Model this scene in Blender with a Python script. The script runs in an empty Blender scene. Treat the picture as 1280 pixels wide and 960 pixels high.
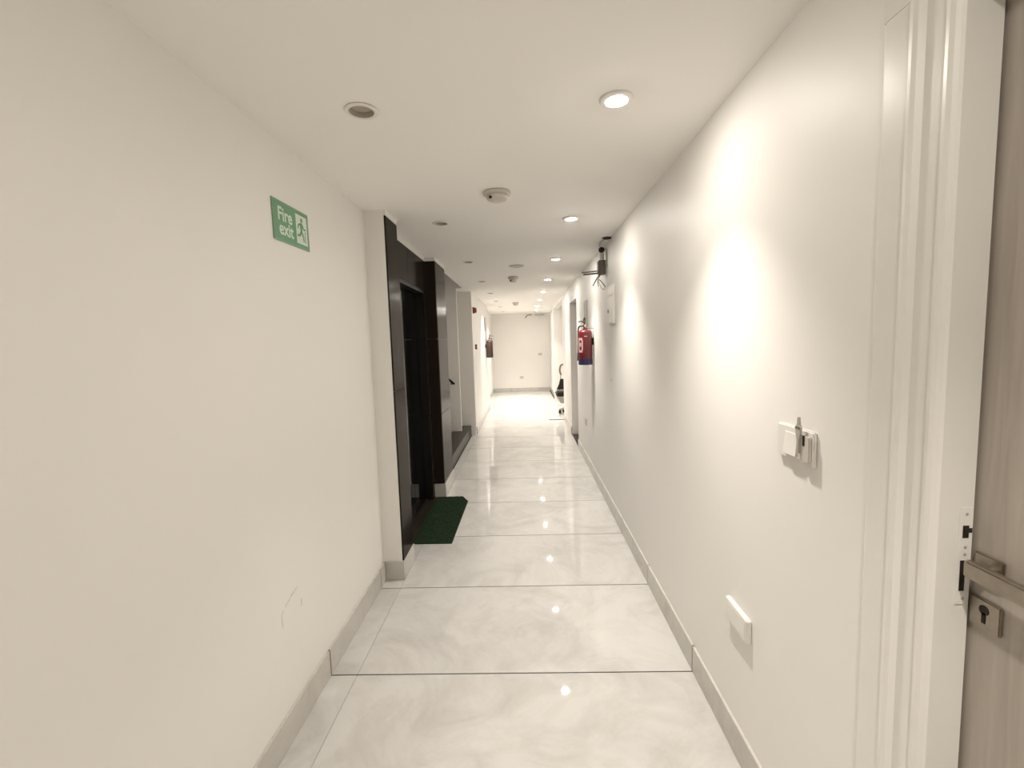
import bpy, bmesh, math, random
from mathutils import Vector, Matrix

random.seed(7)
SC = bpy.context.scene
COL = SC.collection
PI = math.pi

# ------------------------------------------------------------------ camera
cam_d = bpy.data.cameras.new('camera')
cam = bpy.data.objects.new('camera', cam_d)
COL.objects.link(cam)
cam_d.sensor_fit = 'HORIZONTAL'
cam_d.sensor_width = 36.0
cam_d.lens = 575.08 / 1280 * 36.0
cam_d.clip_start = 0.02
YAW, PITCH, ROLL = -0.0291, 0.0920, -0.0316
fw = Vector((math.sin(YAW) * math.cos(PITCH), math.cos(YAW) * math.cos(PITCH), -math.sin(PITCH)))
rt = Vector((math.cos(YAW), -math.sin(YAW), 0))
up = rt.cross(fw)
r2 = math.cos(ROLL) * rt + math.sin(ROLL) * up
u2 = -math.sin(ROLL) * rt + math.cos(ROLL) * up
cam.matrix_world = Matrix(((r2.x, u2.x, -fw.x, 0), (r2.y, u2.y, -fw.y, 0), (r2.z, u2.z, -fw.z, 1.61), (0, 0, 0, 1)))
SC.camera = cam

# ------------------------------------------------------------------ world, exposure
world = bpy.data.worlds.new('world')
SC.world = world
world.use_nodes = True
world.node_tree.nodes['Background'].inputs[0].default_value = (1.0, 0.93, 0.82, 1)
world.node_tree.nodes['Background'].inputs[1].default_value = 0.02
vs = SC.view_settings
vs.view_transform = 'Standard'
vs.look = 'None'
vs.gamma = 1.0
vs.use_curve_mapping = False
vs.exposure = 1.42
SPOT_W = 47.0          # radiant power of one downlight beam
SPOT_ANGLE = math.radians(91)
SPOT_BLEND = 0.92
LENS_E = 160.0         # radiance of the glowing lens
LIGHT_RGB = (1.0, 0.925, 0.84)

# ------------------------------------------------------------------ materials
def new_mat(name):
    m = bpy.data.materials.new(name)
    m.use_nodes = True
    nt = m.node_tree
    return m, nt, nt.nodes['Principled BSDF']

def rgba(c):
    return (c[0], c[1], c[2], 1)

def plain(name, col, rough=0.5, metal=0.0, spec=0.5, var=0.06, scale=12.0, bump=0.0, bscale=80.0, coat=0.0):
    m, nt, b = new_mat(name)
    tc = nt.nodes.new('ShaderNodeTexCoord')
    nz = nt.nodes.new('ShaderNodeTexNoise')
    nz.inputs['Scale'].default_value = scale
    nz.inputs['Detail'].default_value = 4
    nt.links.new(tc.outputs['Object'], nz.inputs['Vector'])
    rp = nt.nodes.new('ShaderNodeValToRGB')
    rp.color_ramp.elements[0].position = 0.3
    rp.color_ramp.elements[1].position = 0.7
    rp.color_ramp.elements[0].color = rgba([max(0, c * (1 - var)) for c in col])
    rp.color_ramp.elements[1].color = rgba([min(1, c * (1 + var)) for c in col])
    nt.links.new(nz.outputs['Fac'], rp.inputs['Fac'])
    nt.links.new(rp.outputs['Color'], b.inputs['Base Color'])
    b.inputs['Roughness'].default_value = rough
    b.inputs['Metallic'].default_value = metal
    b.inputs['Specular IOR Level'].default_value = spec
    b.inputs['Coat Weight'].default_value = coat
    if bump > 0:
        n2 = nt.nodes.new('ShaderNodeTexNoise')
        n2.inputs['Scale'].default_value = bscale
        n2.inputs['Detail'].default_value = 3
        nt.links.new(tc.outputs['Object'], n2.inputs['Vector'])
        bp = nt.nodes.new('ShaderNodeBump')
        bp.inputs['Strength'].default_value = bump
        bp.inputs['Distance'].default_value = 0.002
        nt.links.new(n2.outputs['Fac'], bp.inputs['Height'])
        nt.links.new(bp.outputs['Normal'], b.inputs['Normal'])
    return m

def emitter(name, col, strength):
    m, nt, b = new_mat(name)
    b.inputs['Base Color'].default_value = (0.8, 0.8, 0.8, 1)
    b.inputs['Emission Color'].default_value = rgba(col)
    b.inputs['Emission Strength'].default_value = strength
    return m

def marble(name, dark, light, rough):
    m, nt, b = new_mat(name)
    tc = nt.nodes.new('ShaderNodeTexCoord')
    oi = nt.nodes.new('ShaderNodeObjectInfo')
    mul = nt.nodes.new('ShaderNodeMath'); mul.operation = 'MULTIPLY'; mul.inputs[1].default_value = 37.0
    nt.links.new(oi.outputs['Random'], mul.inputs[0])
    add = nt.nodes.new('ShaderNodeVectorMath'); add.operation = 'ADD'
    nt.links.new(tc.outputs['Object'], add.inputs[0])
    nt.links.new(mul.outputs[0], add.inputs[1])
    n1 = nt.nodes.new('ShaderNodeTexNoise')
    n1.inputs['Scale'].default_value = 2.6
    n1.inputs['Detail'].default_value = 7
    n1.inputs['Roughness'].default_value = 0.62
    n1.inputs['Distortion'].default_value = 0.9
    nt.links.new(add.outputs[0], n1.inputs['Vector'])
    rp = nt.nodes.new('ShaderNodeValToRGB')
    rp.color_ramp.elements[0].position = 0.30
    rp.color_ramp.elements[0].color = rgba(dark)
    rp.color_ramp.elements[1].position = 0.56
    rp.color_ramp.elements[1].color = rgba(light)
    nt.links.new(n1.outputs['Fac'], rp.inputs['Fac'])
    # a few darker cloudy veins
    n2 = nt.nodes.new('ShaderNodeTexNoise')
    n2.inputs['Scale'].default_value = 1.3
    n2.inputs['Detail'].default_value = 9
    n2.inputs['Roughness'].default_value = 0.7
    n2.inputs['Distortion'].default_value = 1.6
    nt.links.new(add.outputs[0], n2.inputs['Vector'])
    r2_ = nt.nodes.new('ShaderNodeValToRGB')
    e = r2_.color_ramp.elements
    e[0].position = 0.44; e[0].color = (1, 1, 1, 1)
    e[1].position = 0.56; e[1].color = (1, 1, 1, 1)
    mid = r2_.color_ramp.elements.new(0.50); mid.color = (0.95, 0.945, 0.935, 1)
    nt.links.new(n2.outputs['Fac'], r2_.inputs['Fac'])
    mx = nt.nodes.new('ShaderNodeMix'); mx.data_type = 'RGBA'; mx.blend_type = 'MULTIPLY'
    mx.inputs['Factor'].default_value = 1.0
    nt.links.new(rp.outputs['Color'], mx.inputs['A'])
    nt.links.new(r2_.outputs['Color'], mx.inputs['B'])
    nt.links.new(mx.outputs['Result'], b.inputs['Base Color'])
    b.inputs['Roughness'].default_value = rough
    b.inputs['Specular IOR Level'].default_value = 0.32
    return m

def granite(name, base, fleck, rough, spec):
    m, nt, b = new_mat(name)
    tc = nt.nodes.new('ShaderNodeTexCoord')
    vo = nt.nodes.new('ShaderNodeTexVoronoi')
    vo.inputs['Scale'].default_value = 220
    nt.links.new(tc.outputs['Object'], vo.inputs['Vector'])
    rp = nt.nodes.new('ShaderNodeValToRGB')
    rp.color_ramp.elements[0].position = 0.05
    rp.color_ramp.elements[0].color = rgba(fleck)
    rp.color_ramp.elements[1].position = 0.35
    rp.color_ramp.elements[1].color = rgba(base)
    nt.links.new(vo.outputs['Distance'], rp.inputs['Fac'])
    nt.links.new(rp.outputs['Color'], b.inputs['Base Color'])
    b.inputs['Roughness'].default_value = rough
    b.inputs['Specular IOR Level'].default_value = spec
    return m

def laminate(name, c1, c2):
    m, nt, b = new_mat(name)
    tc = nt.nodes.new('ShaderNodeTexCoord')
    mp = nt.nodes.new('ShaderNodeMapping')
    mp.inputs['Scale'].default_value = (30, 30, 1.6)
    nt.links.new(tc.outputs['Object'], mp.inputs['Vector'])
    n = nt.nodes.new('ShaderNodeTexNoise')
    n.inputs['Scale'].default_value = 2.0
    n.inputs['Detail'].default_value = 8
    n.inputs['Distortion'].default_value = 0.6
    nt.links.new(mp.outputs['Vector'], n.inputs['Vector'])
    rp = nt.nodes.new('ShaderNodeValToRGB')
    rp.color_ramp.elements[0].position = 0.3
    rp.color_ramp.elements[0].color = rgba(c1)
    rp.color_ramp.elements[1].position = 0.7
    rp.color_ramp.elements[1].color = rgba(c2)
    nt.links.new(n.outputs['Fac'], rp.inputs['Fac'])
    nt.links.new(rp.outputs['Color'], b.inputs['Base Color'])
    b.inputs['Roughness'].default_value = 0.42
    return m

M = {}
M['wall'] = plain('cream_wall_paint', (0.84, 0.82, 0.785), 0.48, var=0.012, scale=1.5, bump=0.10, bscale=40)
M['ceiling'] = plain('ceiling_paint', (0.91, 0.89, 0.85), 0.75, var=0.01, scale=1.2)
M['tile'] = marble('floor_marble_tile', (0.48, 0.468, 0.445), (0.585, 0.575, 0.553), 0.03)
M['skirt'] = marble('skirting_marble_tile', (0.50, 0.48, 0.44), (0.60, 0.58, 0.54), 0.16)
M['grout'] = plain('dark_grout', (0.045, 0.042, 0.038), 0.9, var=0.15, scale=30)
M['granite'] = granite('black_granite', (0.022, 0.0165, 0.0135), (0.055, 0.042, 0.035), 0.15, 0.025)
M['granite_floor'] = granite('dark_stair_granite', (0.020, 0.0145, 0.011), (0.05, 0.038, 0.03), 0.30, 0.22)
M['black_glass'] = plain('black_gloss_panel', (0.006, 0.006, 0.006), 0.06, spec=0.3, var=0.1, scale=3)
M['black_metal'] = plain('black_painted_metal', (0.012, 0.010, 0.009), 0.45, spec=0.2, var=0.1)
M['frame'] = plain('white_gloss_frame_paint', (0.80, 0.785, 0.74), 0.33, var=0.012, scale=6)
M['laminate'] = laminate('grey_brown_laminate', (0.36, 0.315, 0.27), (0.46, 0.41, 0.36))
M['steel'] = plain('brushed_steel', (0.40, 0.355, 0.30), 0.36, metal=1.0, var=0.06, scale=60)
M['pale_baffle'] = plain('pale_baffle', (0.48, 0.43, 0.37), 0.5)
M['lens_deep'] = emitter('glowing_deep_lens', (1.0, 0.93, 0.84), 30.0)
M['grey_baffle'] = plain('dark_baffle', (0.03, 0.027, 0.023), 0.6, var=0.05)
M['dark'] = plain('dark_hole', (0.012, 0.010, 0.008), 0.7, var=0.1)
M['white_plastic'] = plain('white_plastic', (0.80, 0.78, 0.74), 0.32, var=0.01)
M['grey_plastic'] = plain('grey_plastic', (0.42, 0.40, 0.36), 0.42, var=0.03)
M['dim_plastic'] = plain('aged_white_plastic', (0.58, 0.54, 0.49), 0.45, var=0.02)
M['lens_on'] = emitter('glowing_lens', (1.0, 0.93, 0.84), LENS_E)
M['lens_off'] = plain('unlit_lens', (0.46, 0.41, 0.355), 0.35, var=0.06, scale=40)
M['sign_green'] = plain('sign_green', (0.135, 0.33, 0.18), 0.4, var=0.05)
M['sign_white'] = plain('sign_pale_print', (0.66, 0.78, 0.66), 0.4, var=0.03)
M['sign_edge'] = plain('sign_edge_green', (0.22, 0.36, 0.24), 0.4, var=0.03)
M['turf'] = plain('green_turf_backing', (0.008, 0.026, 0.008), 0.95, var=0.3, scale=60, bump=0.6, bscale=400)
M['blade'] = plain('green_turf_blade', (0.010, 0.040, 0.010), 0.8, var=0.35, scale=30)
M['red'] = plain('extinguisher_red', (0.135, 0.013, 0.018), 0.35, var=0.05, coat=0.15)
M['brown_red'] = plain('extinguisher_brown_red', (0.045, 0.020, 0.014), 0.5, var=0.08)
M['dull_red'] = plain('alarm_red', (0.22, 0.025, 0.02), 0.4, var=0.05)
M['blue'] = plain('blue_band', (0.030, 0.020, 0.075), 0.45, var=0.05)
M['brass'] = plain('valve_metal', (0.25, 0.22, 0.17), 0.35, metal=0.8)
M['rubber'] = plain('black_rubber', (0.02, 0.018, 0.016), 0.6)
M['label'] = plain('pale_label', (0.55, 0.40, 0.36), 0.4, var=0.05)
M['conduit'] = plain('grey_conduit', (0.13, 0.115, 0.095), 0.5, var=0.1)
M['wire_grey'] = plain('grey_wire', (0.16, 0.14, 0.12), 0.5)
M['chair_fabric'] = plain('black_chair_fabric', (0.02, 0.018, 0.016), 0.85, var=0.2, scale=90)
M['chair_brown'] = plain('brown_headrest', (0.20, 0.14, 0.11), 0.55, var=0.1)
M['chrome'] = plain('chrome', (0.65, 0.63, 0.6), 0.2, metal=1.0)
M['scuff'] = plain('scuffed_paint', (0.68, 0.645, 0.60), 0.6, var=0.12, scale=50)
M['paper'] = plain('notice_board_print', (0.50, 0.49, 0.45), 0.4, var=0.05)

# ------------------------------------------------------------------ mesh helpers
class MB:
    def __init__(s):
        s.bm = bmesh.new()
    def box(s, x0, x1, y0, y1, z0, z1, bev=0.0):
        t = bmesh.new()
        bmesh.ops.create_cube(t, size=1)
        for v in t.verts:
            v.co = Vector(((x0 + x1) / 2 + v.co.x * (x1 - x0), (y0 + y1) / 2 + v.co.y * (y1 - y0), (z0 + z1) / 2 + v.co.z * (z1 - z0)))
        if bev > 0:
            bmesh.ops.bevel(t, geom=list(t.edges), offset=bev, segments=2, affect='EDGES')
        s._merge(t)
        return s
    def _merge(s, t, mat=None):
        if mat is not None:
            bmesh.ops.transform(t, matrix=mat, verts=t.verts)
        me = bpy.data.meshes.new('tmp')
        t.to_mesh(me); t.free()
        s.bm.from_mesh(me)
        bpy.data.meshes.remove(me)
    def lathe(s, prof, seg=32, mat=None):
        t = bmesh.new()
        rings = []
        for (r, z) in prof:
            if r < 1e-6:
                rings.append([t.verts.new((0, 0, z))])
            else:
                rings.append([t.verts.new((r * math.cos(2 * PI * k / seg), r * math.sin(2 * PI * k / seg), z)) for k in range(seg)])
        for a, b in zip(rings[:-1], rings[1:]):
            for k in range(seg):
                k2 = (k + 1) % seg
                if len(a) == 1 and len(b) == 1:
                    continue
                if len(a) == 1:
                    t.faces.new((a[0], b[k2], b[k]))
                elif len(b) == 1:
                    t.faces.new((a[k], a[k2], b[0]))
                else:
                    t.faces.new((a[k], a[k2], b[k2], b[k]))
        bmesh.ops.recalc_face_normals(t, faces=t.faces)
        s._merge(t, mat)
        return s
    def tube(s, pts, rad, seg=10, smooth=True):
        pts = [Vector(p) for p in pts]
        if smooth and len(pts) > 2:
            q = []
            n = len(pts)
            for i in range(n - 1):
                p0 = pts[max(0, i - 1)]; p1 = pts[i]; p2 = pts[i + 1]; p3 = pts[min(n - 1, i + 2)]
                for k in range(6):
                    u = k / 6
                    q.append(0.5 * ((2 * p1) + (p2 - p0) * u + (2 * p0 - 5 * p1 + 4 * p2 - p3) * u * u + (3 * p1 - p0 - 3 * p2 + p3) * u ** 3))
            q.append(pts[-1])
            pts = q
        t = bmesh.new()
        rings = []
        d0 = (pts[1] - pts[0]).normalized()
        n0 = d0.orthogonal().normalized()
        for i, p in enumerate(pts):
            d = (pts[min(i + 1, len(pts) - 1)] - pts[max(i - 1, 0)]).normalized()
            n0 = (n0 - d * n0.dot(d)).normalized()
            b0 = d.cross(n0)
            r = rad if not isinstance(rad, (list, tuple)) else rad[0] + (rad[1] - rad[0]) * i / (len(pts) - 1)
            rings.append([t.verts.new(p + r * (math.cos(2 * PI * k / seg) * n0 + math.sin(2 * PI * k / seg) * b0)) for k in range(seg)])
        for a, b in zip(rings[:-1], rings[1:]):
            for k in range(seg):
                t.faces.new((a[k], a[(k + 1) % seg], b[(k + 1) % seg], b[k]))
        t.faces.new(list(reversed(rings[0])))
        t.faces.new(rings[-1])
        s._merge(t)
        return s
    def prism(s, poly, d0, d1, axis):
        """poly: list of 2-D points; extruded along axis from d0 to d1.  axis X: (y,z)  Y: (x,z)  Z: (x,y)"""
        t = bmesh.new()
        def P(a, b, d):
            return {'X': (d, a, b), 'Y': (a, d, b), 'Z': (a, b, d)}[axis]
        A = [t.verts.new(P(a, b, d0)) for a, b in poly]
        B = [t.verts.new(P(a, b, d1)) for a, b in poly]
        n = len(poly)
        t.faces.new(A); t.faces.new(list(reversed(B)))
        for k in range(n):
            t.faces.new((A[k], B[k], B[(k + 1) % n], A[(k + 1) % n]))
        bmesh.ops.recalc_face_normals(t, faces=t.faces)
        s._merge(t)
        return s
    def build(s, name, mat, parent=None, smooth=False, loc=None):
        me = bpy.data.meshes.new(name)
        s.bm.to_mesh(me); s.bm.free()
        me.materials.append(mat)
        if smooth:
            for p in me.polygons:
                p.use_smooth = True
            try:
                me.set_sharp_from_angle(angle=math.radians(40))
            except Exception:
                pass
        o = bpy.data.objects.new(name, me)
        COL.objects.link(o)
        if loc is not None:
            o.location = loc
        if parent is not None:
            o.parent = parent
        return o

def empty(name, loc=(0, 0, 0), rz=0.0):
    o = bpy.data.objects.new(name, None)
    o.empty_display_size = 0.1
    o.location = loc
    o.rotation_euler = (0, 0, rz)
    COL.objects.link(o)
    return o

def tag(o, label=None, cat=None, group=None, kind=None):
    if label: o['label'] = label
    if cat: o['category'] = cat
    if group: o['group'] = group
    if kind: o['kind'] = kind
    return o

def struct(o, label=None):
    o['kind'] = 'structure'
    if label: o['label'] = label
    return o

def copy_tree(o, parent=None):
    c = o.copy()
    COL.objects.link(c)
    if parent is not None:
        c.parent = parent
    for ch in list(o.children):
        copy_tree(ch, c)
    return c

# ------------------------------------------------------------------ dimensions
CZ = 2.479                 # ceiling
XR, XL = 0.775, -1.008     # wall faces
XA = -0.88                 # face of the pier, the column and the far left wall
XB = -0.985                # lift surround
Y0 = 2.103                 # a tile joint
YF = 14.75                 # far wall
YN = -3.0                  # wall behind the camera
LX_R, LX_L = 0.362, -0.577
LIGHT_Y = [1.775 + 1.632 * k for k in range(8)]

# ------------------------------------------------------------------ ceiling (with round cut-outs for the left row)
def build_ceiling():
    bm = bmesh.new()
    HS, HR, SEG = 0.10, 0.045, 24
    ys = {YN - 0.2, YF + 0.2, 5.30, 7.42, 9.30, 12.10}
    for y in LIGHT_Y:
        ys |= {y - HS, y + HS}
    xs = sorted([-2.6, -0.96, LX_L - HS, LX_L + HS, XR + 0.05, 2.6])
    ys = sorted(ys)
    for xa, xb in zip(xs[:-1], xs[1:]):
        for ya, yb in zip(ys[:-1], ys[1:]):
            cx, cy = (xa + xb) / 2, (ya + yb) / 2
            if xb <= -0.95 and 5.29 < cy < 7.43:
                continue                                  # the open stair well
            hole = abs(cx - LX_L) < 0.01 and any(abs(cy - y) < 0.01 for y in LIGHT_Y)
            if not hole:
                bm.faces.new([bm.verts.new((x, y, CZ)) for x, y in ((xa, ya), (xa, yb), (xb, yb), (xb, ya))])
                continue
            inner, outer = [], []
            for k in range(SEG):
                a = 2 * PI * (k + 0.5) / SEG
                c, s_ = math.cos(a), math.sin(a)
                m = max(abs(c), abs(s_))
                inner.append(bm.verts.new((cx + HR * c, cy + HR * s_, CZ)))
                outer.append(bm.verts.new((cx + HS * c / m, cy + HS * s_ / m, CZ)))
            for k in range(SEG):
                k2 = (k + 1) % SEG
                bm.faces.new((inner[k], outer[k], outer[k2], inner[k2]))
            for sx in (-1, 1):
                for sy in (-1, 1):
                    q = sorted(outer, key=lambda v: (v.co - Vector((cx + sx * HS, cy + sy * HS, CZ))).length)[:2]
                    bm.faces.new((q[0], q[1], bm.verts.new((cx + sx * HS, cy + sy * HS, CZ))))
    for f in bm.faces:
        if f.normal.z > 0:
            f.normal_flip()
    bm.normal_update()
    for f in bm.faces:
        if f.normal.z > 0:
            f.normal_flip()
    me = bpy.data.meshes.new('ceiling')
    bm.to_mesh(me); bm.free()
    me.materials.append(M['ceiling'])
    o = bpy.data.objects.new('ceiling', me)
    COL.objects.link(o)
    struct(o)
    # stair well above the ceiling line
    w = MB()
    w.box(-0.96, -0.90, 5.30, 7.42, CZ + 0.001, 3.4)
    w.box(-2.6, -0.90, 5.24, 5.30, CZ + 0.001, 3.4)
    w.box(-2.6, -0.90, 7.42, 7.48, CZ + 0.001, 3.4)
    w.box(-2.66, -2.6, 5.24, 7.48, CZ + 0.001, 3.4)
    w.box(-2.66, -0.90, 5.24, 7.48, 3.4, 3.46)
    struct(w.build('wall_stairwell', M['wall']))
    return o
build_ceiling()

# ------------------------------------------------------------------ floor
fl = MB().box(-2.7, 2.7, YN - 0.2, YF + 0.3, -0.12, -0.0035).build('floor', M['grout'])
struct(fl)
def tile_mesh(w, d):
    b = MB().box(-w / 2, w / 2, -d / 2, d / 2, -0.0034, 0.0, 0.0006)
    me = bpy.data.meshes.new('floor_tile')
    b.bm.to_mesh(me); b.bm.free()
    me.materials.append(M['tile'])
    return me
GAP = 0.007
tmesh = {}
def put_tile(xa, xb, ya, yb):
    w, d = round(xb - xa - 0.0018, 4), round(yb - ya - GAP, 4)
    if (w, d) not in tmesh:
        tmesh[(w, d)] = tile_mesh(w, d)
    o = bpy.data.objects.new('floor_tile', tmesh[(w, d)])
    o.location = ((xa + xb) / 2, (ya + yb) / 2, 0)
    o.parent = fl
    COL.objects.link(o)
XJ = -0.868
rows = []
k = -6
while Y0 + 0.8 * k < YF:
    ya = max(Y0 + 0.8 * k, YN)
    yb = min(Y0 + 0.8 * (k + 1), YF)
    rows.append((ya, yb))
    k += 1
for ya, yb in rows:
    put_tile(XJ, XR, ya, yb)
    if ya < 2.9 or ya > 11.1:
        put_tile(XL - 0.005 if ya < 2.9 else -1.06, XJ, ya, yb)
    elif ya < 4.6:
        put_tile(-1.04, XJ, ya, yb)
    elif ya > 4.6 and ya < 7.2:
        put_tile(-0.955, XJ, ya, yb)
    else:
        put_tile(-0.955, XJ, ya, yb)
for ya, yb in rows:
    if 9.2 < ya < 12.3:
        put_tile(XR, 2.4, ya, yb)

# ------------------------------------------------------------------ walls
struct(MB().box(XL - 0.14, XL, YN, 3.02, 0, CZ).box(XL - 0.14, XA, 3.02, 3.275, 0, CZ).build('wall_left', M['wall']))
wl = bpy.data.objects['wall_left']
lift_core = MB()
DY0, DY1, DZ = 3.715, 4.64, 2.145
lift_core.box(-1.20, XB - 0.02, 3.28, DY0, 0, CZ)
lift_core.box(-1.20, XB - 0.02, DY1, 4.73, 0, CZ)
lift_core.box(-1.20, XB - 0.02, DY0, DY1, DZ, CZ)
lift_core.box(-1.32, -1.20, 3.28, 4.73, 0, CZ)
lift_core.box(-1.20, XA - 0.02, 4.735, 5.275, 0, CZ)           # core of the column
struct(lift_core.build('wall_lift', M['wall']))
struct(MB().box(-2.66, -2.55, 5.29, 7.42, 0, CZ).build('wall_stair_end', M['wall']))
struct(MB().box(-2.55, -1.205, 5.24, 5.289, 0, CZ).build('wall_stair_near', M['wall']))
sp = MB().box(-2.5, -1.062, 7.40, 7.46, 0.176, CZ + 0.9)
struct(sp.build('wall_stair_spine', M['wall']), 'grey wall end standing on the dark stair landing')
wf = MB()
wf.box(-2.6, XA, 7.90, 8.05, 0.0, CZ)
wf.box(XA - 0.14, XA, 8.05, 11.2, 0, CZ)
wf.box(-1.20, XL - 0.012, 11.2, YF, 0, CZ)
struct(wf.build('wall_left_far', M['wall']))
struct(MB().box(-2.6, 2.6, YF, YF + 0.12, 0, CZ).build('wall_far', M['wall']))
struct(MB().box(-1.2, 1.0, YN - 0.12, YN, 0, CZ).build('wall_back', M['wall']))
wr = MB()
TH = 0.14
OD0, OD1, ODZ = -0.10, 0.905, 2.24                               # opening for the near door
wr.box(XR, XR + TH, YN, OD0, 0, CZ)
wr.box(XR, XR + TH, OD0, OD1, ODZ, CZ)
wr.box(XR, XR + TH, OD1, 6.80, 0, CZ)
wr.box(XR, XR + 0.28, 6.80 - 0.001, 7.75, 2.215, CZ)
wr.box(XR + TH, XR + 0.28, 6.66, 6.80, 0, CZ)
wr.box(XR, XR + 0.28, 7.75, 7.90, 0, CZ)
wr.box(XR, XR + TH, 7.90, 9.30, 0, CZ)
wr.box(XR, XR + TH, 9.30, 12.10, 2.42, CZ)
wr.box(XR, 2.5, 12.10, 12.24, 0, CZ)
wr.box(XR + 0.045, XR + 0.2, 12.24, YF, 0, CZ)
wr.box(XR + TH, 2.5, 9.16, 9.30, 0, CZ)
wr.box(2.4, 2.5, 9.30, 12.10, 0, CZ)
wr.box(XR + 0.3, XR + 0.36, OD0 - 0.7, OD1 + 1.2, 0, CZ)         # wall of the room behind the near door
struct(wr.build('wall_right', M['wall']))

# wall marks: the filled-in box on the left wall, a chip on the right wall
def mark(parent, x0, x1, polys):
    b = MB()
    for p in polys:
        b.prism(p, x0, x1, 'X')
    return b.build('scuff_mark', M['scuff'], parent)
def strip(pts, w):
    out = []
    for (a, b), (c, d) in zip(pts[:-1], pts[1:]):
        L = math.hypot(c - a, d - b) or 1
        nx, ny = -(d - b) / L * w / 2, (c - a) / L * w / 2
        out.append([(a + nx, b + ny), (c + nx, d + ny), (c - nx, d - ny), (a - nx, b - ny)])
    return out
mark(wl, XL, XL + 0.0008, strip([(1.737, 0.485), (1.733, 0.535), (1.748, 0.552)], 0.005) + strip([(1.765, 0.558), (1.82, 0.578), (1.87, 0.587)], 0.007) + strip([(1.895, 0.52), (1.893, 0.485)], 0.007))

# ------------------------------------------------------------------ skirting
def skirt_piece(root, x0, x1, ya, yb, z1=0.13):
    b = MB().box(x0, x1, ya, yb, 0.0006, z1, 0.0015)
    return b.build('skirting_tile', M['skirt'], root)
bl = empty('baseboard_left'); struct(bl)
br = empty('baseboard_right'); struct(br)
bf = empty('baseboard_far', (0, YF, 0)); struct(bf)
SK = 0.012
def run(root, x0, x1, a, b):
    for ya, yb in rows:
        s, e = max(ya, a), min(yb, b)
        if e - s > 0.03:
            skirt_piece(root, x0, x1, s + 0.0042, e - 0.0042)
    face = (x0 + 0.0015, x1 - 0.0025) if root is not br else (x0 + 0.0025, x1 - 0.0015)
    MB().box(face[0], face[1], a + 0.004, b - 0.004, 0.0008, 0.127).build('joint_filler', M['grout'], root)
run(bl, XL, XL + SK, YN, 3.005)
skirt_piece(bl, XL + 0.001, XA + SK, 3.007, 3.0195)
skirt_piece(bl, XA, XA + SK, 3.021, 3.29)
skirt_piece(bl, -1.03, XA + SK, 4.702, 4.714, 0.14)
skirt_piece(bl, XA, XA + SK, 4.716, 5.28, 0.14)
run(bl, XA, XA + SK, 8.00, 11.2)
run(bl, XL - 0.012, XL, 11.22, YF - 0.015)
run(br, XR - SK, XR, 1.035, 6.79)
run(br, XR - SK, XR, 7.76, 9.29)
run(br, XR + 0.033, XR + 0.045, 12.26, YF - 0.015)
xs_ = [-1.02, -0.4, 0.22, XR + 0.045]
for a, b in zip(xs_[:-1], xs_[1:]):
    o = MB().box(a + 0.002, b - 0.002, -0.012, 0, 0.0006, 0.115, 0.0015).build('skirting_tile', M['skirt'], bf)

# ------------------------------------------------------------------ dark cladding round the lift
CT = CZ - 0.035
def slab(root, x0, x1, y0, y1, z0, z1):
    return MB().box(x0, x1, y0, y1, z0, z1, 0.0012).build('granite_slab', M['granite'], root)
t1 = struct(empty('trim_1', (XA, 3.15, 0)), 'black polished granite on the side of the pier')
def rel(root, o):
    o.location = -Vector(root.location)
    return o
rel(t1, slab(t1, XA, XA + 0.010, 3.0215, 3.29, 0.132, 1.30))
rel(t1, slab(t1, XA, XA + 0.010, 3.0215, 3.29, 1.303, CT))
rel(t1, slab(t1, XB - 0.02, XA, 3.2755, 3.292, 0.0006, CT))
t2 = struct(empty('trim_2', (XB, 3.5, 0)), 'black polished granite lift surround')
for za, zb in ((0.0006, 0.70), (0.703, 1.42), (1.423, DZ - 0.002)):
    rel(t2, slab(t2, XB - 0.019, XB, 3.294, DY0 - 0.001, za, zb))
    rel(t2, slab(t2, XB - 0.019, XB, DY1 + 0.001, 4.712, za, zb))
rel(t2, slab(t2, XB - 0.019, XB, 3.294, DY0 + 0.3, DZ + 0.001, CT))
rel(t2, slab(t2, XB - 0.019, XB, DY0 + 0.303, 4.712, DZ + 0.001, CT))
t3 = struct(empty('trim_3', (XA, 5, 0)), 'black polished granite cladding on the projecting column')
for za, zb in ((0.142, 0.88), (0.883, 1.66), (1.663, CT)):
    rel(t3, slab(t3, XB - 0.03, XA - 0.002, 4.715, 4.734, za, zb))
    rel(t3, slab(t3, XA - 0.019, XA, 4.735, 5.28, za, zb))
for (x0, x1, y0, y1) in ((XB - 0.02, XA - 0.0, 3.28, 3.29), (XB - 0.03, XA - 0.002, 4.716, 4.734)):
    pass
cv = struct(empty('trim_4', (XA, 4, CZ)), 'thin white strip between granite and ceiling')
def cove(x0, x1, y0, y1):
    rel(cv, MB().box(x0, x1, y0, y1, CT + 0.001, CZ - 0.0005, 0.001).build('cove_strip', M['frame'], cv))
cove(XA, XA + 0.012, 3.0215, 3.292)
cove(XB - 0.028, XA - 0.001, 4.713, 4.734)
cove(XA - 0.019, XA + 0.003, 4.735, 5.282)
cove(XB - 0.019, XB + 0.002, 3.294, 4.711)

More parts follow.
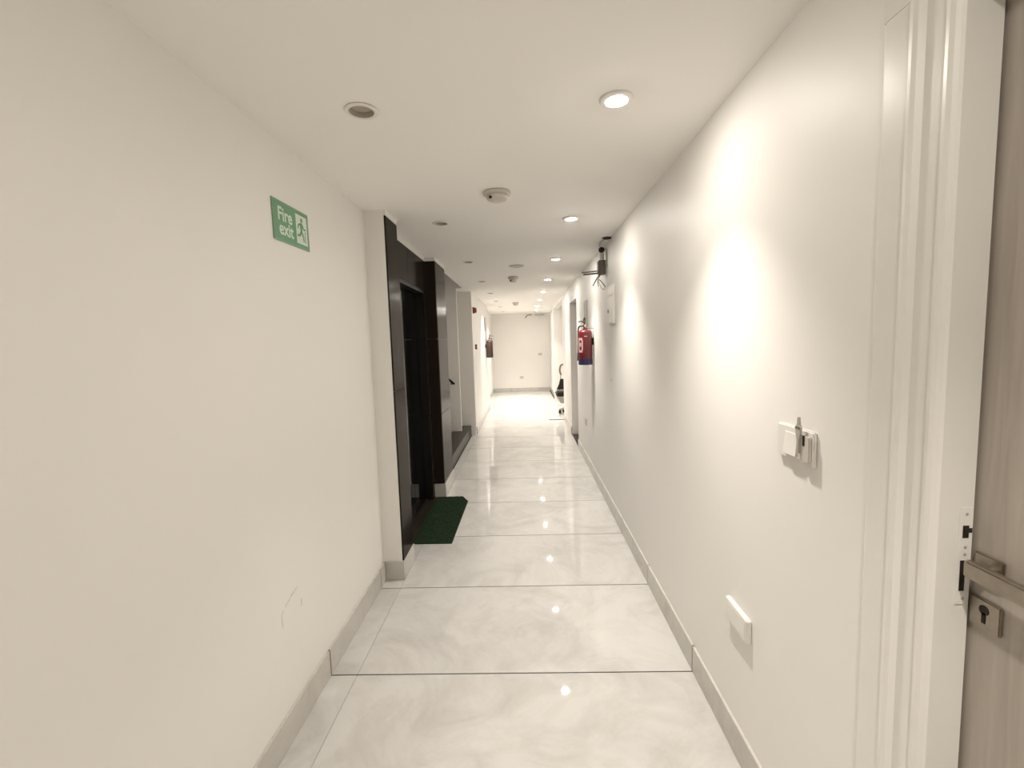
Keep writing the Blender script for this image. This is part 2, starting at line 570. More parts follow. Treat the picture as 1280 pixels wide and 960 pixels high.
struct(MB().box(-1.04, -0.957, 3.293, 4.70, 0.0004, 0.0030, 0.0005).build('trim_6', M['granite_floor']), 'dark stone threshold in front of the lift')
d1 = struct(empty('door_1', (-1.05, (DY0 + DY1) / 2, 0)), 'black gloss lift door set back in dark granite')
def dpart(root, name, mb, mat, smooth=False):
    return rel(root, mb.build(name, mat, root, smooth))
YM = (DY0 + DY1) / 2
dpart(d1, 'door_panel', MB().box(-1.085, -1.06, DY0 + 0.026, YM - 0.002, 0.022, DZ - 0.032, 0.002), M['black_glass'])
dpart(d1, 'door_panel', MB().box(-1.085, -1.06, YM + 0.002, DY1 - 0.026, 0.022, DZ - 0.032, 0.002), M['black_glass'])
dpart(d1, 'door_frame', MB().box(-1.19, XB - 0.002, DY0, DY0 + 0.024, 0.0031, DZ).box(-1.19, XB - 0.002, DY1 - 0.024, DY1, 0.0031, DZ).box(-1.19, XB - 0.002, DY0 + 0.024, DY1 - 0.024, DZ - 0.030, DZ), M['black_metal'])
dpart(d1, 'door_sill', MB().box(-1.19, -1.042, DY0 + 0.026, DY1 - 0.026, 0.0006, 0.018, 0.002), M['black_metal'])

# ------------------------------------------------------------------ stairs on the left
stair = tag(empty('staircase', (-1.2, 6.3, 0)), 'dark brown granite staircase landing and steps opening left beyond the black column', 'staircase')
dpart(stair, 'landing', MB().box(-1.40, -0.965, 5.29, 7.895, -0.003, 0.150), M['granite_floor'])
dpart(stair, 'landing_tread', MB().box(-1.40, -0.958, 5.29, 7.895, 0.1505, 0.1755, 0.004), M['granite_floor'])
for i in range(3):
    x1 = -1.235 - 0.28 * i
    if i > 0:
        dpart(stair, 'riser', MB().box(x1 - 0.28, x1, 5.295, 7.395, -0.003, 0.176 + 0.165 * i + 0.14), M['granite_floor'])
        dpart(stair, 'tread', MB().box(x1 - 0.28, x1 + 0.012, 5.295, 7.395, 0.1765 + 0.165 * i + 0.14, 0.1765 + 0.165 * (i + 1), 0.003), M['granite_floor'])
    else:
        dpart(stair, 'riser', MB().box(x1 - 0.28, x1, 5.295, 7.395, 0.1765, 0.176 + 0.14), M['granite_floor'])
        dpart(stair, 'tread', MB().box(x1 - 0.28, x1 + 0.012, 5.295, 7.395, 0.1765 + 0.14, 0.1765 + 0.165, 0.003), M['granite_floor'])
hr = tag(empty('handrail', (-1.2, 7.33, 1.0)), 'short dark sloping stair handrail on the grey wall end beyond the black column', 'handrail')
dpart(hr, 'rail', MB().tube([(-2.2, 7.34, 1.96), (-1.14, 7.34, 0.955)], 0.017, 12), M['black_metal'], True)
dpart(hr, 'bracket', MB().tube([(-1.19, 7.40, 0.95), (-1.19, 7.345, 0.955), (-1.19, 7.34, 0.995)], 0.007, 8), M['black_metal'], True)
dpart(hr, 'bracket', MB().tube([(-1.9, 7.40, 1.62), (-1.9, 7.345, 1.625), (-1.9, 7.34, 1.665)], 0.007, 8), M['black_metal'], True)

# ------------------------------------------------------------------ near door on the right
d2 = struct(empty('door_2', (0.85, 0.4, 0)), 'grey-brown laminate door in a white moulded frame')
prof = [(XR, 1.035), (XR - 0.010, 1.035), (XR - 0.014, 1.028), (XR - 0.014, 0.962), (XR - 0.022, 0.958), (XR - 0.024, 0.948), (XR - 0.022, 0.938),
        (XR - 0.011, 0.932), (XR - 0.011, 0.886), (XR - 0.019, 0.882), (XR - 0.020, 0.874), (XR - 0.017, 0.866), (XR - 0.010, 0.862), (XR - 0.006, 0.858),
        (0.832, 0.858), (0.832, 0.9045), (XR, 0.9045)]
dpart(d2, 'door_frame', MB().prism(prof, 0.0006, 2.235, 'Z'), M['frame'])
prof2 = [(x, -0.055 - (y - 0.858)) for x, y in prof]
dpart(d2, 'door_frame', MB().prism(prof2, 0.0006, 2.235, 'Z'), M['frame'])
dpart(d2, 'frame_head', MB().box(XR - 0.014, 0.832, -0.054, 0.857, 2.195, 2.235).box(XR - 0.014, XR - 0.0005, -0.23, 1.034, 2.236, 2.33), M['frame'])
leaf = dpart(d2, 'door_leaf', MB().box(0.840, 0.876, -0.05, 0.900, 0.008, 2.19, 0.0015), M['laminate'])
sp_ = dpart(d2, 'strike_plate', MB().box(0.806, 0.830, 0.8558, 0.8578, 1.085, 1.275, 0.0004), M['frame'])
def sub(parent, name, mb, mat, smooth=False):
    o = mb.build(name, mat, parent, smooth)
    o.location = -Vector(parent.location) if parent.parent is None else Vector((0, 0, 0))
    return o
sub(sp_, 'latch_hole', MB().box(0.812, 0.823, 0.8552, 0.8559, 1.216, 1.240).box(0.823, 0.829, 0.8552, 0.8559, 1.226, 1.235), M['dark'])
sub(sp_, 'bolt_hole', MB().box(0.8105, 0.820, 0.8552, 0.8559, 1.112, 1.172), M['dark'])
for z in (1.262, 1.198, 1.184, 1.097):
    sub(sp_, 'screw', MB().lathe([(0, -0.0005), (0.0028, -0.0005), (0.0028, 0.0006), (0.002, 0.001), (0, 0.001)], 12, Matrix.Translation((0.818, 0.8556, z)) @ Matrix.Rotation(PI / 2, 4, 'X')), M['grey_plastic'])
hd = dpart(d2, 'lever_handle', MB().box(0.8335, 0.8395, 0.800, 0.855, 1.138, 1.193, 0.0025), M['steel'])
hd['label'] = 'square brushed steel lever handle'
sub(hd, 'lever', MB().tube([(0.838, 0.826, 1.166), (0.806, 0.826, 1.166)], 0.010, 16).box(0.798, 0.814, 0.685, 0.839, 1.151, 1.184, 0.004), M['steel'], True)
es = dpart(d2, 'keyhole_plate', MB().box(0.8335, 0.8395, 0.800, 0.858, 1.052, 1.108, 0.0025), M['steel'])
sub(es, 'keyhole', MB().prism([(0.829 + 0.009 * math.cos(a * PI / 8), 1.089 + 0.009 * math.sin(a * PI / 8)) for a in range(16)], 0.8325, 0.8336, 'X').box(0.8325, 0.8336, 0.8255, 0.8325, 1.064, 1.084), M['dark'])

# door in the recess beyond the red extinguisher
d3 = struct(empty('door_3', (1.0, 7.28, 0)), 'door at the back of the narrow recess on the right')
dpart(d3, 'door_leaf', MB().box(1.00, 1.04, 6.805, 7.745, 0.02, 2.21, 0.002), M['laminate'])
struct(MB().box(XR - 0.003, 1.04, 6.803, 7.747, -0.001, 0.010, 0.002).build('trim_5', M['granite_floor']), 'dark granite threshold in the right-hand recess')

# ------------------------------------------------------------------ downlights
def make_downlight(recessed, lit):
    root = empty('downlight')
    if recessed:
        ZL = 0.035 if lit else 0.012
        MB().lathe([(0.043, -0.001), (0.060, -0.001), (0.062, -0.004), (0.058, -0.007), (0.0462, -0.0062), (0.0456, -0.001), (0.043, -0.001)], 32).build('rim', M['white_plastic'], root, True)
        MB().lathe([(0.0432, -0.0060), (0.0415, 0.041), (0.0435, 0.041), (0.0445, 0.0), (0.0452, -0.0062), (0.0432, -0.0060)], 32).build('baffle', M['grey_baffle'] if lit else M['pale_baffle'], root, True)
        MB().lathe([(0, ZL), (0.041, ZL), (0.041, ZL + 0.004), (0, ZL + 0.004)], 32).build('lens', M['lens_deep'] if lit else M['lens_off'], root)
    else:
        MB().lathe([(0.040, -0.0005), (0.060, -0.0005), (0.061, -0.004), (0.057, -0.009), (0.041, -0.0105), (0.0385, -0.008), (0.0385, -0.0005), (0.040, -0.0005)], 32).build('rim', M['white_plastic'], root, True)
        MB().lathe([(0, -0.0155), (0.014, -0.015), (0.028, -0.0125), (0.038, -0.0085), (0.038, -0.003), (0, -0.003)], 32).build('lens', M['lens_on'] if lit else M['lens_off'], root, True)
    return root
def lamp_for(root, x, y, z, gain=1.0, soft=0.03):
    ld = bpy.data.lights.new('beam', 'SPOT')
    ld.energy = SPOT_W * gain
    ld.color = LIGHT_RGB
    ld.spot_size = SPOT_ANGLE
    ld.spot_blend = SPOT_BLEND
    ld.shadow_soft_size = soft
    lo = bpy.data.objects.new('beam', ld)
    COL.objects.link(lo)
    lo.location = (0, 0, -0.02 if z is None else z)
    lo.parent = root
ORD = ['nearest', 'second', 'third', 'fourth', 'fifth', 'sixth', 'seventh', 'eighth']
protoR = make_downlight(False, True)
ys_r = LIGHT_Y + [LIGHT_Y[0] - 1.632, LIGHT_Y[0] - 3.264]
for i, y in enumerate(ys_r):
    o = protoR if i == 0 else copy_tree(protoR)
    o.location = (LX_R, y, CZ)
    if i < 8:
        lab = 'large glaring lit downlight nearest the camera, top right of the ceiling' if i == 0 else 'glowing round downlight, %s lit one from the camera in the right-hand row' % ORD[i]
    else:
        lab = 'glowing round downlight in the right-hand row %s the camera' % ('just over' if i == 8 else 'well behind')
    tag(o, lab, 'ceiling light', 'lit downlights of the right-hand row')
for i, y in enumerate(ys_r):
    o = [q for q in COL.objects if q.name.startswith('downlight') and q.parent is None and abs(q.location.y - y) < 0.01][0]
    lamp_for(o, 0, 0, -0.02, 1.6 if 5 <= i < 8 else 1.0)
protoLo = make_downlight(True, False)
protoLn = make_downlight(True, True)
first = {True: True, False: True}
for i, y in enumerate(LIGHT_Y):
    lit = i >= 5
    pr = protoLn if lit else protoLo
    o = pr if first[lit] else copy_tree(pr)
    first[lit] = False
    o.location = (LX_L, y, CZ)
    lab = 'unlit grey recessed downlight nearest the camera, above the fire exit sign' if i == 0 else \
        ('recessed downlight with its lamp off, %s from the camera in the left-hand row' % ORD[i] if not lit else
         'deep recessed downlight, %s from the camera in the left-hand row, seen edge-on' % ORD[i])
    tag(o, lab, 'ceiling light', 'recessed downlights of the left-hand row')
for i, y in enumerate(LIGHT_Y):
    if i >= 5:
        o = [q for q in COL.objects if q.name.startswith('downlight') and q.parent is None and abs(q.location.y - y) < 0.01 and q.location.x < 0][0]
        lamp_for(o, 0, 0, 0.022, 1.6, 0.01)

# ------------------------------------------------------------------ smoke detectors and ceiling plate
sd = empty('smoke_detector', (-0.134, 2.77, CZ))
MB().lathe([(0, -0.0005), (0.078, -0.0005), (0.082, -0.006), (0.080, -0.016), (0.066, -0.020), (0, -0.020)], 36).build('base', M['dim_plastic'], sd, True)
MB().lathe([(0, -0.0205), (0.062, -0.0205), (0.064, -0.028), (0.056, -0.044), (0.036, -0.052), (0, -0.053)], 36).build('sensor_dome', M['dim_plastic'], sd, True)
MB().lathe([(0, -0.006), (0.008, -0.006), (0.010, 0.0), (0.008, 0.006), (0, 0.006)], 16, Matrix.Translation((-0.035, -0.048, -0.040))).build('indicator', M['dark'], sd, True)
tag(sd, 'pale round smoke detector with a small dark indicator, nearest on the ceiling', 'detector', 'ceiling smoke detectors')
for (x, y, lab) in ((-0.122, 6.33, 'small grey smoke detector hanging behind the flat ceiling plate'), (-0.165, 10.42, 'farthest tiny grey smoke detector on the ceiling')):
    o = copy_tree(sd)
    o.location = (x, y, CZ)
    o.scale = (0.9, 0.9, 1.35)
    tag(o, lab, 'detector', 'ceiling smoke detectors')
cp = empty('ceiling_plate', (-0.063, 5.41, CZ))
MB().lathe([(0, -0.0005), (0.088, -0.0005), (0.090, -0.004), (0.084, -0.008), (0, -0.009)], 36).build('cover', M['grey_plastic'], cp, True)
MB().lathe([(0.064, -0.0085), (0.070, -0.012), (0.076, -0.0085)], 36).build('ring', M['grey_plastic'], cp, True)
tag(cp, 'flat grey-green round plate on the ceiling just before the second detector', 'ceiling plate')

# ------------------------------------------------------------------ fire exit sign
S = empty('exit_sign', (XL, 1.895, 2.059))
TILT = 0.012
S.rotation_euler = (TILT, 0, 0)
SW, SH = 0.312, 0.168
def sbuild(mb, name, mat, parent=S):
    return mb.build(name, mat, parent)
sbuild(MB().box(0.0003, 0.005, 0, SW, 0, SH, 0.001), 'backing', M['sign_edge'])
sbuild(MB().box(0.0051, 0.0056, 0.006, SW - 0.006, 0.006, SH - 0.006), 'green_panel', M['sign_green'])
def sign_text(txt, u, v, size):
    cu = bpy.data.curves.new('lettering', 'FONT')
    cu.body = txt
    cu.size = size
    cu.extrude = 0.0003
    cu.offset = 0.0016
    to = bpy.data.objects.new('lettering_tmp', cu)
    COL.objects.link(to)
    dg = bpy.context.evaluated_depsgraph_get()
    me = bpy.data.meshes.new_from_object(to.evaluated_get(dg))
    bpy.data.objects.remove(to)
    for vtx in me.vertices:
        x, y, z = vtx.co
        vtx.co = (0.0060 + z, u + x, v + y)
    me.materials.clear(); me.materials.append(M['sign_white'])
    o = bpy.data.objects.new('lettering', me)
    COL.objects.link(o)
    o.parent = S
sign_text('Fire', 0.036, 0.088, 0.078)
sign_text('exit', 0.042, 0.030, 0.078)
pu, pv = 0.193, 0.024
pic = MB()
pic.box(0.00565, 0.0061, pu - 0.003, pu + 0.099, pv - 0.004, pv + 0.124)
pic_o = sbuild(pic, 'pictogram_panel', M['sign_white'])
man = MB()
def mp(pts):
    man.prism([(pu + a, pv + b) for a, b in pts], 0.0061, 0.0066, 'X')
mp([(0.050 + 0.010 * math.cos(a * PI / 8), 0.104 + 0.010 * math.sin(a * PI / 8)) for a in range(16)])            # head
mp([(0.034, 0.090), (0.052, 0.093), (0.058, 0.084), (0.052, 0.052), (0.036, 0.050)])                             # trunk
mp([(0.052, 0.090), (0.060, 0.086), (0.072, 0.070), (0.086, 0.072), (0.086, 0.065), (0.068, 0.061), (0.052, 0.080)])  # front arm
mp([(0.036, 0.090), (0.016, 0.082), (0.010, 0.064), (0.017, 0.062), (0.022, 0.075), (0.038, 0.080)])             # rear arm
mp([(0.038, 0.054), (0.052, 0.054), (0.066, 0.036), (0.068, 0.010), (0.058, 0.010), (0.056, 0.032), (0.040, 0.046)])  # front leg
mp([(0.036, 0.054), (0.046, 0.050), (0.032, 0.030), (0.006, 0.026), (0.006, 0.036), (0.026, 0.040)])             # rear leg
man.box(0.0061, 0.0066, pu + 0.076, pu + 0.082, pv + 0.006, pv + 0.058)
sbuild(man, 'running_figure', M['sign_green'], S)
tag(S, 'green and white Fire exit sign with running figure on the left wall', 'sign')

# ------------------------------------------------------------------ switches and plates on the right wall
k1 = empty('wall_switch', (XR, 1.315, 1.293))
MB().box(-0.012, -0.0003, -0.087, 0.087, -0.050, 0.050, 0.004).build('cover_plate', M['white_plastic'], k1)
rk = MB().prism([(-0.012, -0.032), (-0.021, -0.032), (-0.014, 0.030), (-0.012, 0.030)], -0.020, 0.042, 'Y')
rk.build('rocker', M['white_plastic'], k1)['label'] = 'large white rocker'
hs = MB().box(-0.021, -0.0121, -0.082, -0.034, -0.036, 0.036, 0.002).build('card_holder', M['dim_plastic'], k1)
MB().box(-0.0216, -0.0210, -0.064, -0.054, 0.008, 0.036).build('slot', M['dark'], hs)
ky = MB()
ky.prism([(-0.003, 0.0), (0.003, 0.0), (0.004, 0.035), (0.010, 0.055), (0.011, 0.072), (0.005, 0.080), (0.002, 0.100), (-0.002, 0.100), (-0.005, 0.080), (-0.011, 0.072), (-0.010, 0.055), (-0.004, 0.035)], -0.0285, -0.0222, 'X')
kt = tag(ky.build('key_tag', M['grey_plastic'], None, loc=(XR, 1.272, 1.278)), 'grey tapered key tag hanging on the wall switch by the near door', 'key')
MB().box(-0.0295, -0.0285, -0.011, 0.011, 0.068, 0.073).build('clip', M['conduit'], kt)
tag(k1, 'white wall switch with large rocker and card holder, near the doorway', 'switch')

k2 = empty('blank_plate', (XR, 1.645, 0.556))
MB().box(-0.020, -0.0003, -0.086, 0.086, -0.044, 0.044, 0.003).build('cover_plate', M['white_plastic'], k2)
MB().box(-0.0212, -0.0201, -0.074, 0.074, -0.033, 0.033, 0.0005).build('inset', M['white_plastic'], k2)
tag(k2, 'white raised blank plate low on the right wall above the skirting', 'cover plate')

k3 = empty('socket_plate', (XR, 5.94, 0.545))
MB().box(-0.010, -0.0003, -0.075, 0.075, -0.043, 0.043, 0.002).build('cover_plate', M['dim_plastic'], k3)
tag(k3, 'small pale plate low on the right wall under the red extinguisher', 'cover plate')

k4 = empty('electrical_panel', (XR, 4.06, 1.90))
MB().box(-0.016, -0.0003, -0.115, 0.115, -0.165, 0.165, 0.003).build('cabinet', M['white_plastic'], k4)
dd = MB().box(-0.020, -0.0165, -0.106, 0.106, -0.155, 0.075, 0.001).box(-0.020, -0.0165, -0.106, 0.106, 0.082, 0.155, 0.001).build('cover_door', M['white_plastic'], k4)
MB().box(-0.026, -0.0201, 0.080, 0.094, -0.065, -0.035, 0.001).build('latch', M['conduit'], k4)
tag(k4, 'flat white electrical panel on the right wall below the loose cables', 'electrical panel')
mark(bpy.data.objects['wall_right'], XR - 0.0008, XR, [[(4.11, 1.236), (4.15, 1.226), (4.20, 1.232), (4.19, 1.250), (4.14, 1.248)]])

# ------------------------------------------------------------------ loose wiring near the ceiling on the right
W = empty('cable_tangle', (XR, 4.40, 2.25))
def wp(name, mb, mat, smooth=False):
    return mb.build(name, mat, W, smooth)
wp('junction_box', MB().box(-0.065, -0.0003, -0.035, 0.035, -0.045, 0.085, 0.004), M['conduit'])
wp('box_cover', MB().box(-0.070, -0.0655, -0.030, 0.030, -0.038, 0.078, 0.002), M['wire_grey'])
wp('conduit_stub', MB().tube([(-0.04, 0, -0.028), (-0.20, 0.03, -0.034)], 0.0085, 10), M['conduit'], True)
wp('conduit_stub', MB().tube([(-0.05, 0.02, -0.005), (-0.21, 0.06, -0.012)], 0.006, 10), M['conduit'], True)
wp('riser_pipe', MB().tube([(-0.028, 0.0, 0.086), (-0.028, 0.0, 0.150)], 0.020, 14), M['dim_plastic'], True)
wp('black_plug', MB().lathe([(0, -0.026), (0.014, -0.024), (0.026, -0.012), (0.029, 0.0), (0.026, 0.014), (0.014, 0.024), (0, 0.026)], 20, Matrix.Translation((-0.032, -0.01, 0.180))), M['rubber'], True)
wp('wall_strip', MB().box(-0.014, -0.0003, -0.125, -0.095, 0.02, 0.165, 0.002), M['grey_plastic'])
for pts, r_ in (([(-0.05, 0, -0.04), (-0.085, -0.01, -0.09), (-0.115, 0, -0.145)], 0.0055),
                ([(-0.045, 0, -0.045), (-0.07, -0.01, -0.10), (-0.065, -0.02, -0.155)], 0.0035),
                ([(-0.06, -0.02, -0.09), (-0.03, -0.02, -0.12), (0.0 - 0.004, -0.02, -0.16)], 0.0045),
                ([(-0.07, 0.0, -0.08), (-0.04, 0.0, -0.16), (-0.02, -0.02, -0.185), (-0.012, -0.05, -0.165)], 0.0025)):
    wp('wire', MB().tube(pts, r_, 8), M['wire_grey'], True)
tag(W, 'loose grey wires and stub pipes hanging from an open box high on the right wall', 'wiring')
G = empty('cable_gland', (0.742, 4.10, CZ))
MB().lathe([(0, -0.0005), (0.040, -0.0005), (0.042, -0.006), (0.030, -0.012), (0, -0.013)], 24).build('cap', M['rubber'], G, True)
MB().tube([(-0.02, 0.02, -0.010), (-0.045, 0.10, -0.022), (-0.02, 0.27, -0.018)], 0.006, 8).build('cable', M['grey_plastic'], G, True)
tag(G, 'black round cable outlet on the ceiling above the loose wires', 'cable outlet')

# ------------------------------------------------------------------ fire extinguishers
def make_ext():
    root = empty('fire_extinguisher')
    MB().lathe([(0, 0.070), (0.076, 0.070), (0.077, 0.078), (0.077, 0.352), (0.074, 0.368), (0.064, 0.380), (0.045, 0.388), (0.026, 0.393), (0.022, 0.402), (0, 0.402)], 36).build('cylinder', M['red'], root, True)
    MB().lathe([(0, 0.0), (0.070, 0.0), (0.078, 0.006), (0.0785, 0.0695), (0.0, 0.0695)], 36).build('base_band', M['blue'], root, True)['label'] = 'blue band at the bottom'
    MB().lathe([(0, 0.4025), (0.017, 0.4025), (0.017, 0.420), (0.024, 0.424), (0.024, 0.444), (0.012, 0.452), (0, 0.452)], 20).build('valve', M['brass'], root, True)
    MB().tube([(0.0, 0.012, 0.452), (-0.02, -0.01, 0.475), (-0.045, -0.03, 0.485), (-0.075, -0.05, 0.478)], 0.006, 8).build('squeeze_lever', M['rubber'], root, True)
    MB().tube([(0.0, 0.015, 0.448), (0.004, 0.018, 0.495), (0.0, 0.0, 0.522), (-0.012, -0.015, 0.512), (-0.02, -0.02, 0.475)], 0.0055, 8).build('carry_handle', M['rubber'], root, True)
    MB().lathe([(0, 0), (0.015, 0), (0.015, 0.010), (0, 0.010)], 16, Matrix.Translation((0.0, -0.022, 0.434)) @ Matrix.Rotation(PI / 2, 4, 'X')).build('gauge', M['label'], root, True)
    MB().tube([(-0.024, 0.0, 0.432), (-0.060, 0.040, 0.425), (-0.070, 0.060, 0.36), (-0.070, 0.060, 0.22), (-0.070, 0.060, 0.12)], 0.0085, 10).build('hose', M['rubber'], root, True)
    MB().tube([(-0.070, 0.060, 0.135), (-0.070, 0.062, 0.045)], [0.011, 0.015], 12).build('nozzle', M['rubber'], root, True)
    lb = MB()
    t = bmesh.new()
    def patch(a0, a1, z0, z1, n=10, R=0.0778):
        A = [t.verts.new((R * math.cos(a0 + (a1 - a0) * q / n), R * math.sin(a0 + (a1 - a0) * q / n), z0)) for q in range(n + 1)]
        B = [t.verts.new((R * math.cos(a0 + (a1 - a0) * q / n), R * math.sin(a0 + (a1 - a0) * q / n), z1)) for q in range(n + 1)]
        for q in range(n):
            t.faces.new((A[q], A[q + 1], B[q + 1], B[q]))
    d = math.radians
    for (a0, a1, z0, z1) in ((200, 240, 0.275, 0.300), (196, 208, 0.165, 0.275), (232, 244, 0.165, 0.275), (200, 240, 0.140, 0.165), (212, 228, 0.205, 0.245)):
        patch(d(a0), d(a1), z0, z1)
    patch(d(255), d(280), 0.312, 0.322)
    lb._merge(t)
    lb.build('label_print', M['label'], root)
    MB().box(0.0775, 0.0925, -0.03, 0.03, 0.22, 0.30, 0.002).build('wall_bracket', M['black_metal'], root)
    MB().box(0.0, 0.0925, -0.012, 0.012, 0.404, 0.4085, 0.001).build('hook', M['black_metal'], root)
    return root
e1 = make_ext()
e1.location = (XR - 0.093, 5.19, 1.325)
tag(e1, 'red fire extinguisher with blue bottom band hung on the right wall', 'extinguisher', 'wall fire extinguishers')
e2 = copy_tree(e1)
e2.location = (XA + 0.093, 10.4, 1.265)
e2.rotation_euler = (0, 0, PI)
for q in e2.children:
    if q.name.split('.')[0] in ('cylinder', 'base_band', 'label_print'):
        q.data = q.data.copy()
        q.data.materials[0] = M['brown_red']  # cylinder, band and label print of this copy share one darker brown-red
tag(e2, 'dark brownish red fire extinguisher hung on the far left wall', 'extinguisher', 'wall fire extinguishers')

def notice(x, y, z, s, lab):
    n = empty('notice_board', (x, y, z))
    sg = -s
    a, b = sorted((0.0004 * sg, 0.012 * sg))
    MB().box(a, b, -0.10, 0.10, -0.15, 0.15, 0.001).build('board', M['paper'], n)
    a, b = sorted((0.0121 * sg, 0.0150 * sg))
    for (y0, y1, z0, z1) in ((-0.10, -0.085, -0.15, 0.15), (0.085, 0.10, -0.15, 0.15), (-0.085, 0.085, -0.15, -0.135), (-0.085, 0.085, 0.135, 0.15)):
        MB().box(a, b, y0, y1, z0, z1).build('frame_rail', M['grey_plastic'], n)
    tag(n, lab, 'sign', 'notices above the extinguishers')
notice(XR, 5.75, 1.93, 1, 'grey framed notice on the right wall above the red extinguisher')
notice(XA, 10.5, 2.02, -1, 'grey framed notice above the dark extinguisher on the far left wall')

# ------------------------------------------------------------------ alarm devices on the far left wall
al = empty('alarm_sounder', (XA, 8.13, 2.175))
MB().box(0.0003, 0.020, -0.055, 0.055, -0.055, 0.055, 0.004).build('base', M['dull_red'], al)
MB().lathe([(0, 0), (0.048, 0), (0.048, 0.018), (0.040, 0.040), (0.015, 0.046), (0, 0.046)], 24, Matrix.Translation((0.0203, 0, 0)) @ Matrix.Rotation(PI / 2, 4, 'Y')).build('horn', M['dull_red'], al, True)
tag(al, 'small red fire alarm sounder high on the left wall past the stairs', 'alarm')
mc = empty('call_point', (XA, 8.30, 1.535))
MB().box(0.0003, 0.030, -0.045, 0.045, -0.045, 0.045, 0.004).build('body', M['dull_red'], mc)
MB().box(0.0303, 0.033, -0.028, 0.028, -0.020, 0.025, 0.001).build('glass_window', M['white_plastic'], mc)
tag(mc, 'small red fire alarm call point at shoulder height on the left wall', 'alarm')

# ------------------------------------------------------------------ far wall details
fw_ = empty('cable_stub', (0.16, YF, 2.405))
MB().tube([(-0.08, -0.004, -0.035), (-0.03, -0.02, 0.012), (0.05, -0.02, 0.026), (0.10, -0.01, 0.022)], 0.012, 8).build('cable', M['wire_grey'], fw_, True)
MB().tube([(-0.10, -0.01, -0.06), (-0.07, -0.015, -0.03)], 0.012, 8).build('loose_end', M['rubber'], fw_, True)
tag(fw_, 'dark loose cable end near the top of the far wall', 'cable')
fb = empty('wall_bracket', (0.50, YF, 2.35))
MB().box(-0.05, 0.05, -0.05, -0.0003, -0.06, 0.06, 0.006).build('box', M['white_plastic'], fb)
MB().tube([(-0.14, -0.02, 0.075), (0.0, -0.03, 0.06), (0.16, -0.02, 0.07)], 0.010, 8).build('arm', M['grey_plastic'], fb, True)
tag(fb, 'pale bracket box high on the right of the far wall', 'bracket')
for (x, z, lab) in ((0.50, 1.18, 'small white switch plate on the far wall at waist height'), (-0.11, 0.45, 'small white socket plate low on the far wall')):
    q = empty('wall_plate', (x, YF, z))
    MB().box(-0.06, 0.06, -0.010, -0.0003, -0.04, 0.04, 0.002).build('cover_plate', M['dim_plastic'], q)
    tag(q, lab, 'cover plate')

# ------------------------------------------------------------------ green doormat
mt = empty('doormat', (-0.80, 4.14, 0))
X0, X1, YA, YB = -0.957, -0.63, 3.565, 4.69
outline = [(X0, YA + 0.03), (X0 + 0.03, YA), (X1, YA), (X1 + 0.012, YB - 0.14), (X1 - 0.06, YB), (X0, YB)]
rel(mt, MB().prism(outline, 0.0008, 0.007, 'Z').build('backing', M['turf'], mt))
bm = bmesh.new()
rnd = random.Random(3)
for _ in range(15000):
    x = rnd.uniform(X0 + 0.003, X1 + 0.006); y = rnd.uniform(YA + 0.003, YB - 0.003)
    if y > YB - 0.14 and x > X1 - 0.06 + (YB - y) * 0.5:
        continue
    if x < X0 + 0.03 and y < YA + 0.03 and (x - X0) + (y - YA) < 0.032:
        continue
    a = rnd.uniform(0, PI); w = 0.0014
    h = rnd.uniform(0.005, 0.010)
    dx, dy = w * math.cos(a), w * math.sin(a)
    lx, ly = rnd.uniform(-0.004, 0.004), rnd.uniform(-0.004, 0.004)
    bm.faces.new((bm.verts.new((x - dx, y - dy, 0.0068)), bm.verts.new((x + dx, y + dy, 0.0068)), bm.verts.new((x + lx, y + ly, 0.0068 + h))))
me = bpy.data.meshes.new('turf_pile')
bm.to_mesh(me); bm.free()
me.materials.append(M['blade'])
tp = bpy.data.objects.new('turf_pile', me)
COL.objects.link(tp); tp.parent = mt; rel(mt, tp)
tp['kind'] = 'stuff'
tag(mt, 'dark green artificial grass doormat on the tiles before the lift', 'doormat')

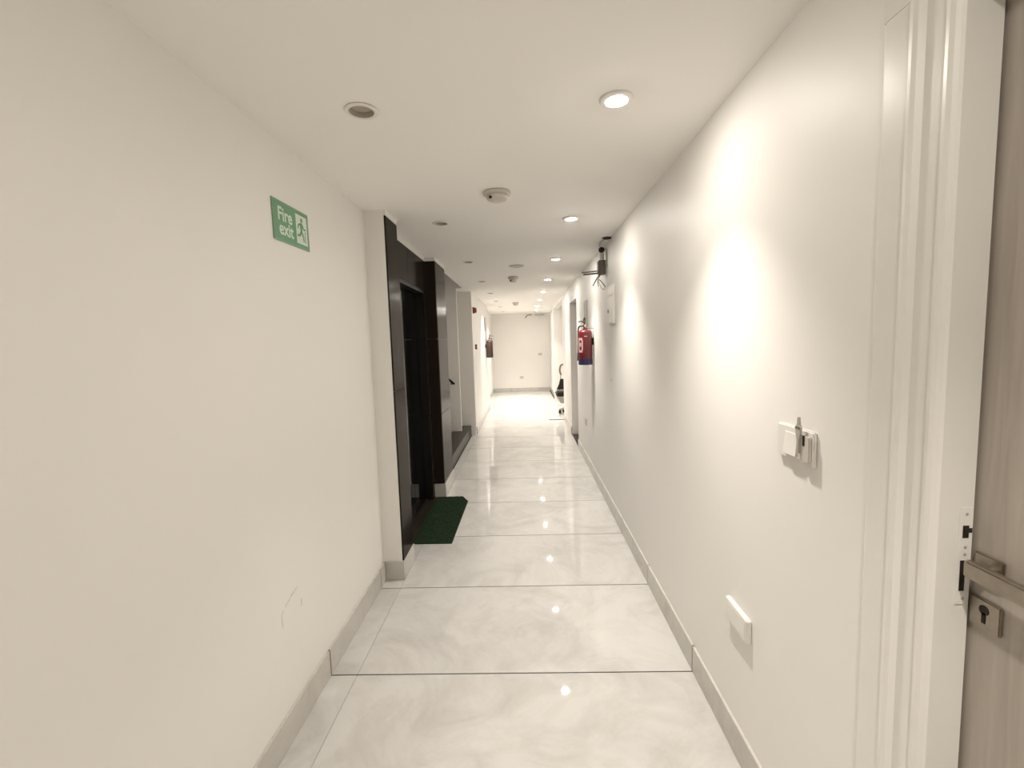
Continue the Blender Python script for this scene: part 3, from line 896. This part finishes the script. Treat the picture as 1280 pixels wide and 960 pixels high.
# ------------------------------------------------------------------ chair in the far right opening, strip on the floor
ch = empty('office_chair', (0.915, 10.10, 0))
def cb(name, mb, mat, smooth=False, parent=ch):
    return mb.build(name, mat, parent, smooth)
cb('seat', MB().box(-0.25, 0.25, -0.24, 0.24, 0.400, 0.490, 0.03), M['chair_fabric'], True)
cb('backrest', MB().prism([(-0.215, 0.50), (0.215, 0.50), (0.16, 0.62), (0.13, 0.74), (-0.13, 0.74), (-0.16, 0.62)], 0.20, 0.25, 'Y'), M['chair_fabric'])
for sx in (-1, 1):
    cb('back_upright', MB().tube([(sx * 0.16, 0.225, 0.44), (sx * 0.125, 0.235, 0.70), (sx * 0.115, 0.245, 0.90)], 0.013, 10), M['chrome'], True)
cb('headrest', MB().tube([(-0.10, 0.24, 0.83), (-0.128, 0.24, 0.88), (-0.132, 0.24, 0.97), (-0.10, 0.24, 1.05), (0.0, 0.24, 1.07), (0.10, 0.24, 1.05), (0.132, 0.24, 0.97), (0.128, 0.24, 0.88), (0.10, 0.24, 0.83)], 0.020, 10), M['chair_brown'], True)['label'] = 'brown looped headrest'
cb('seat_pan', MB().prism([(-0.25, 0.395), (0.25, 0.395), (0.16, 0.25), (-0.16, 0.25)], -0.20, 0.20, 'Y'), M['grey_plastic'])
cb('gas_lift', MB().tube([(0, 0, 0.10), (0, 0, 0.26)], 0.028, 14), M['chrome'], True)
base = MB()
for k in range(5):
    a = 2 * PI * k / 5 + PI + 0.15
    base.tube([(0, 0, 0.12), (0.17 * math.cos(a), 0.17 * math.sin(a), 0.085)], [0.026, 0.018], 10)
bo = cb('star_base', base, M['chrome'], True)
for k in range(5):
    a = 2 * PI * k / 5 + PI + 0.15
    px, py = 0.17 * math.cos(a), 0.17 * math.sin(a)
    cb('castor', MB().lathe([(0, -0.026), (0.034, -0.026), (0.036, 0), (0.034, 0.026), (0, 0.026)], 16, Matrix.Translation((px, py, 0.0366)) @ Matrix.Rotation(PI / 2, 4, 'Y')).tube([(px, py, 0.05), (px, py, 0.095)], 0.012, 8), M['rubber'], True, bo)
tag(ch, 'black office chair with grey base half hidden in the far right opening', 'chair')
ts = MB().box(0.46, 0.80, 9.245, 9.285, 0.0008, 0.006, 0.001).build('floor_strip', M['rubber'], None)
tag(ts, 'thin dark strip lying on the floor tiles before the far right opening', 'floor strip')
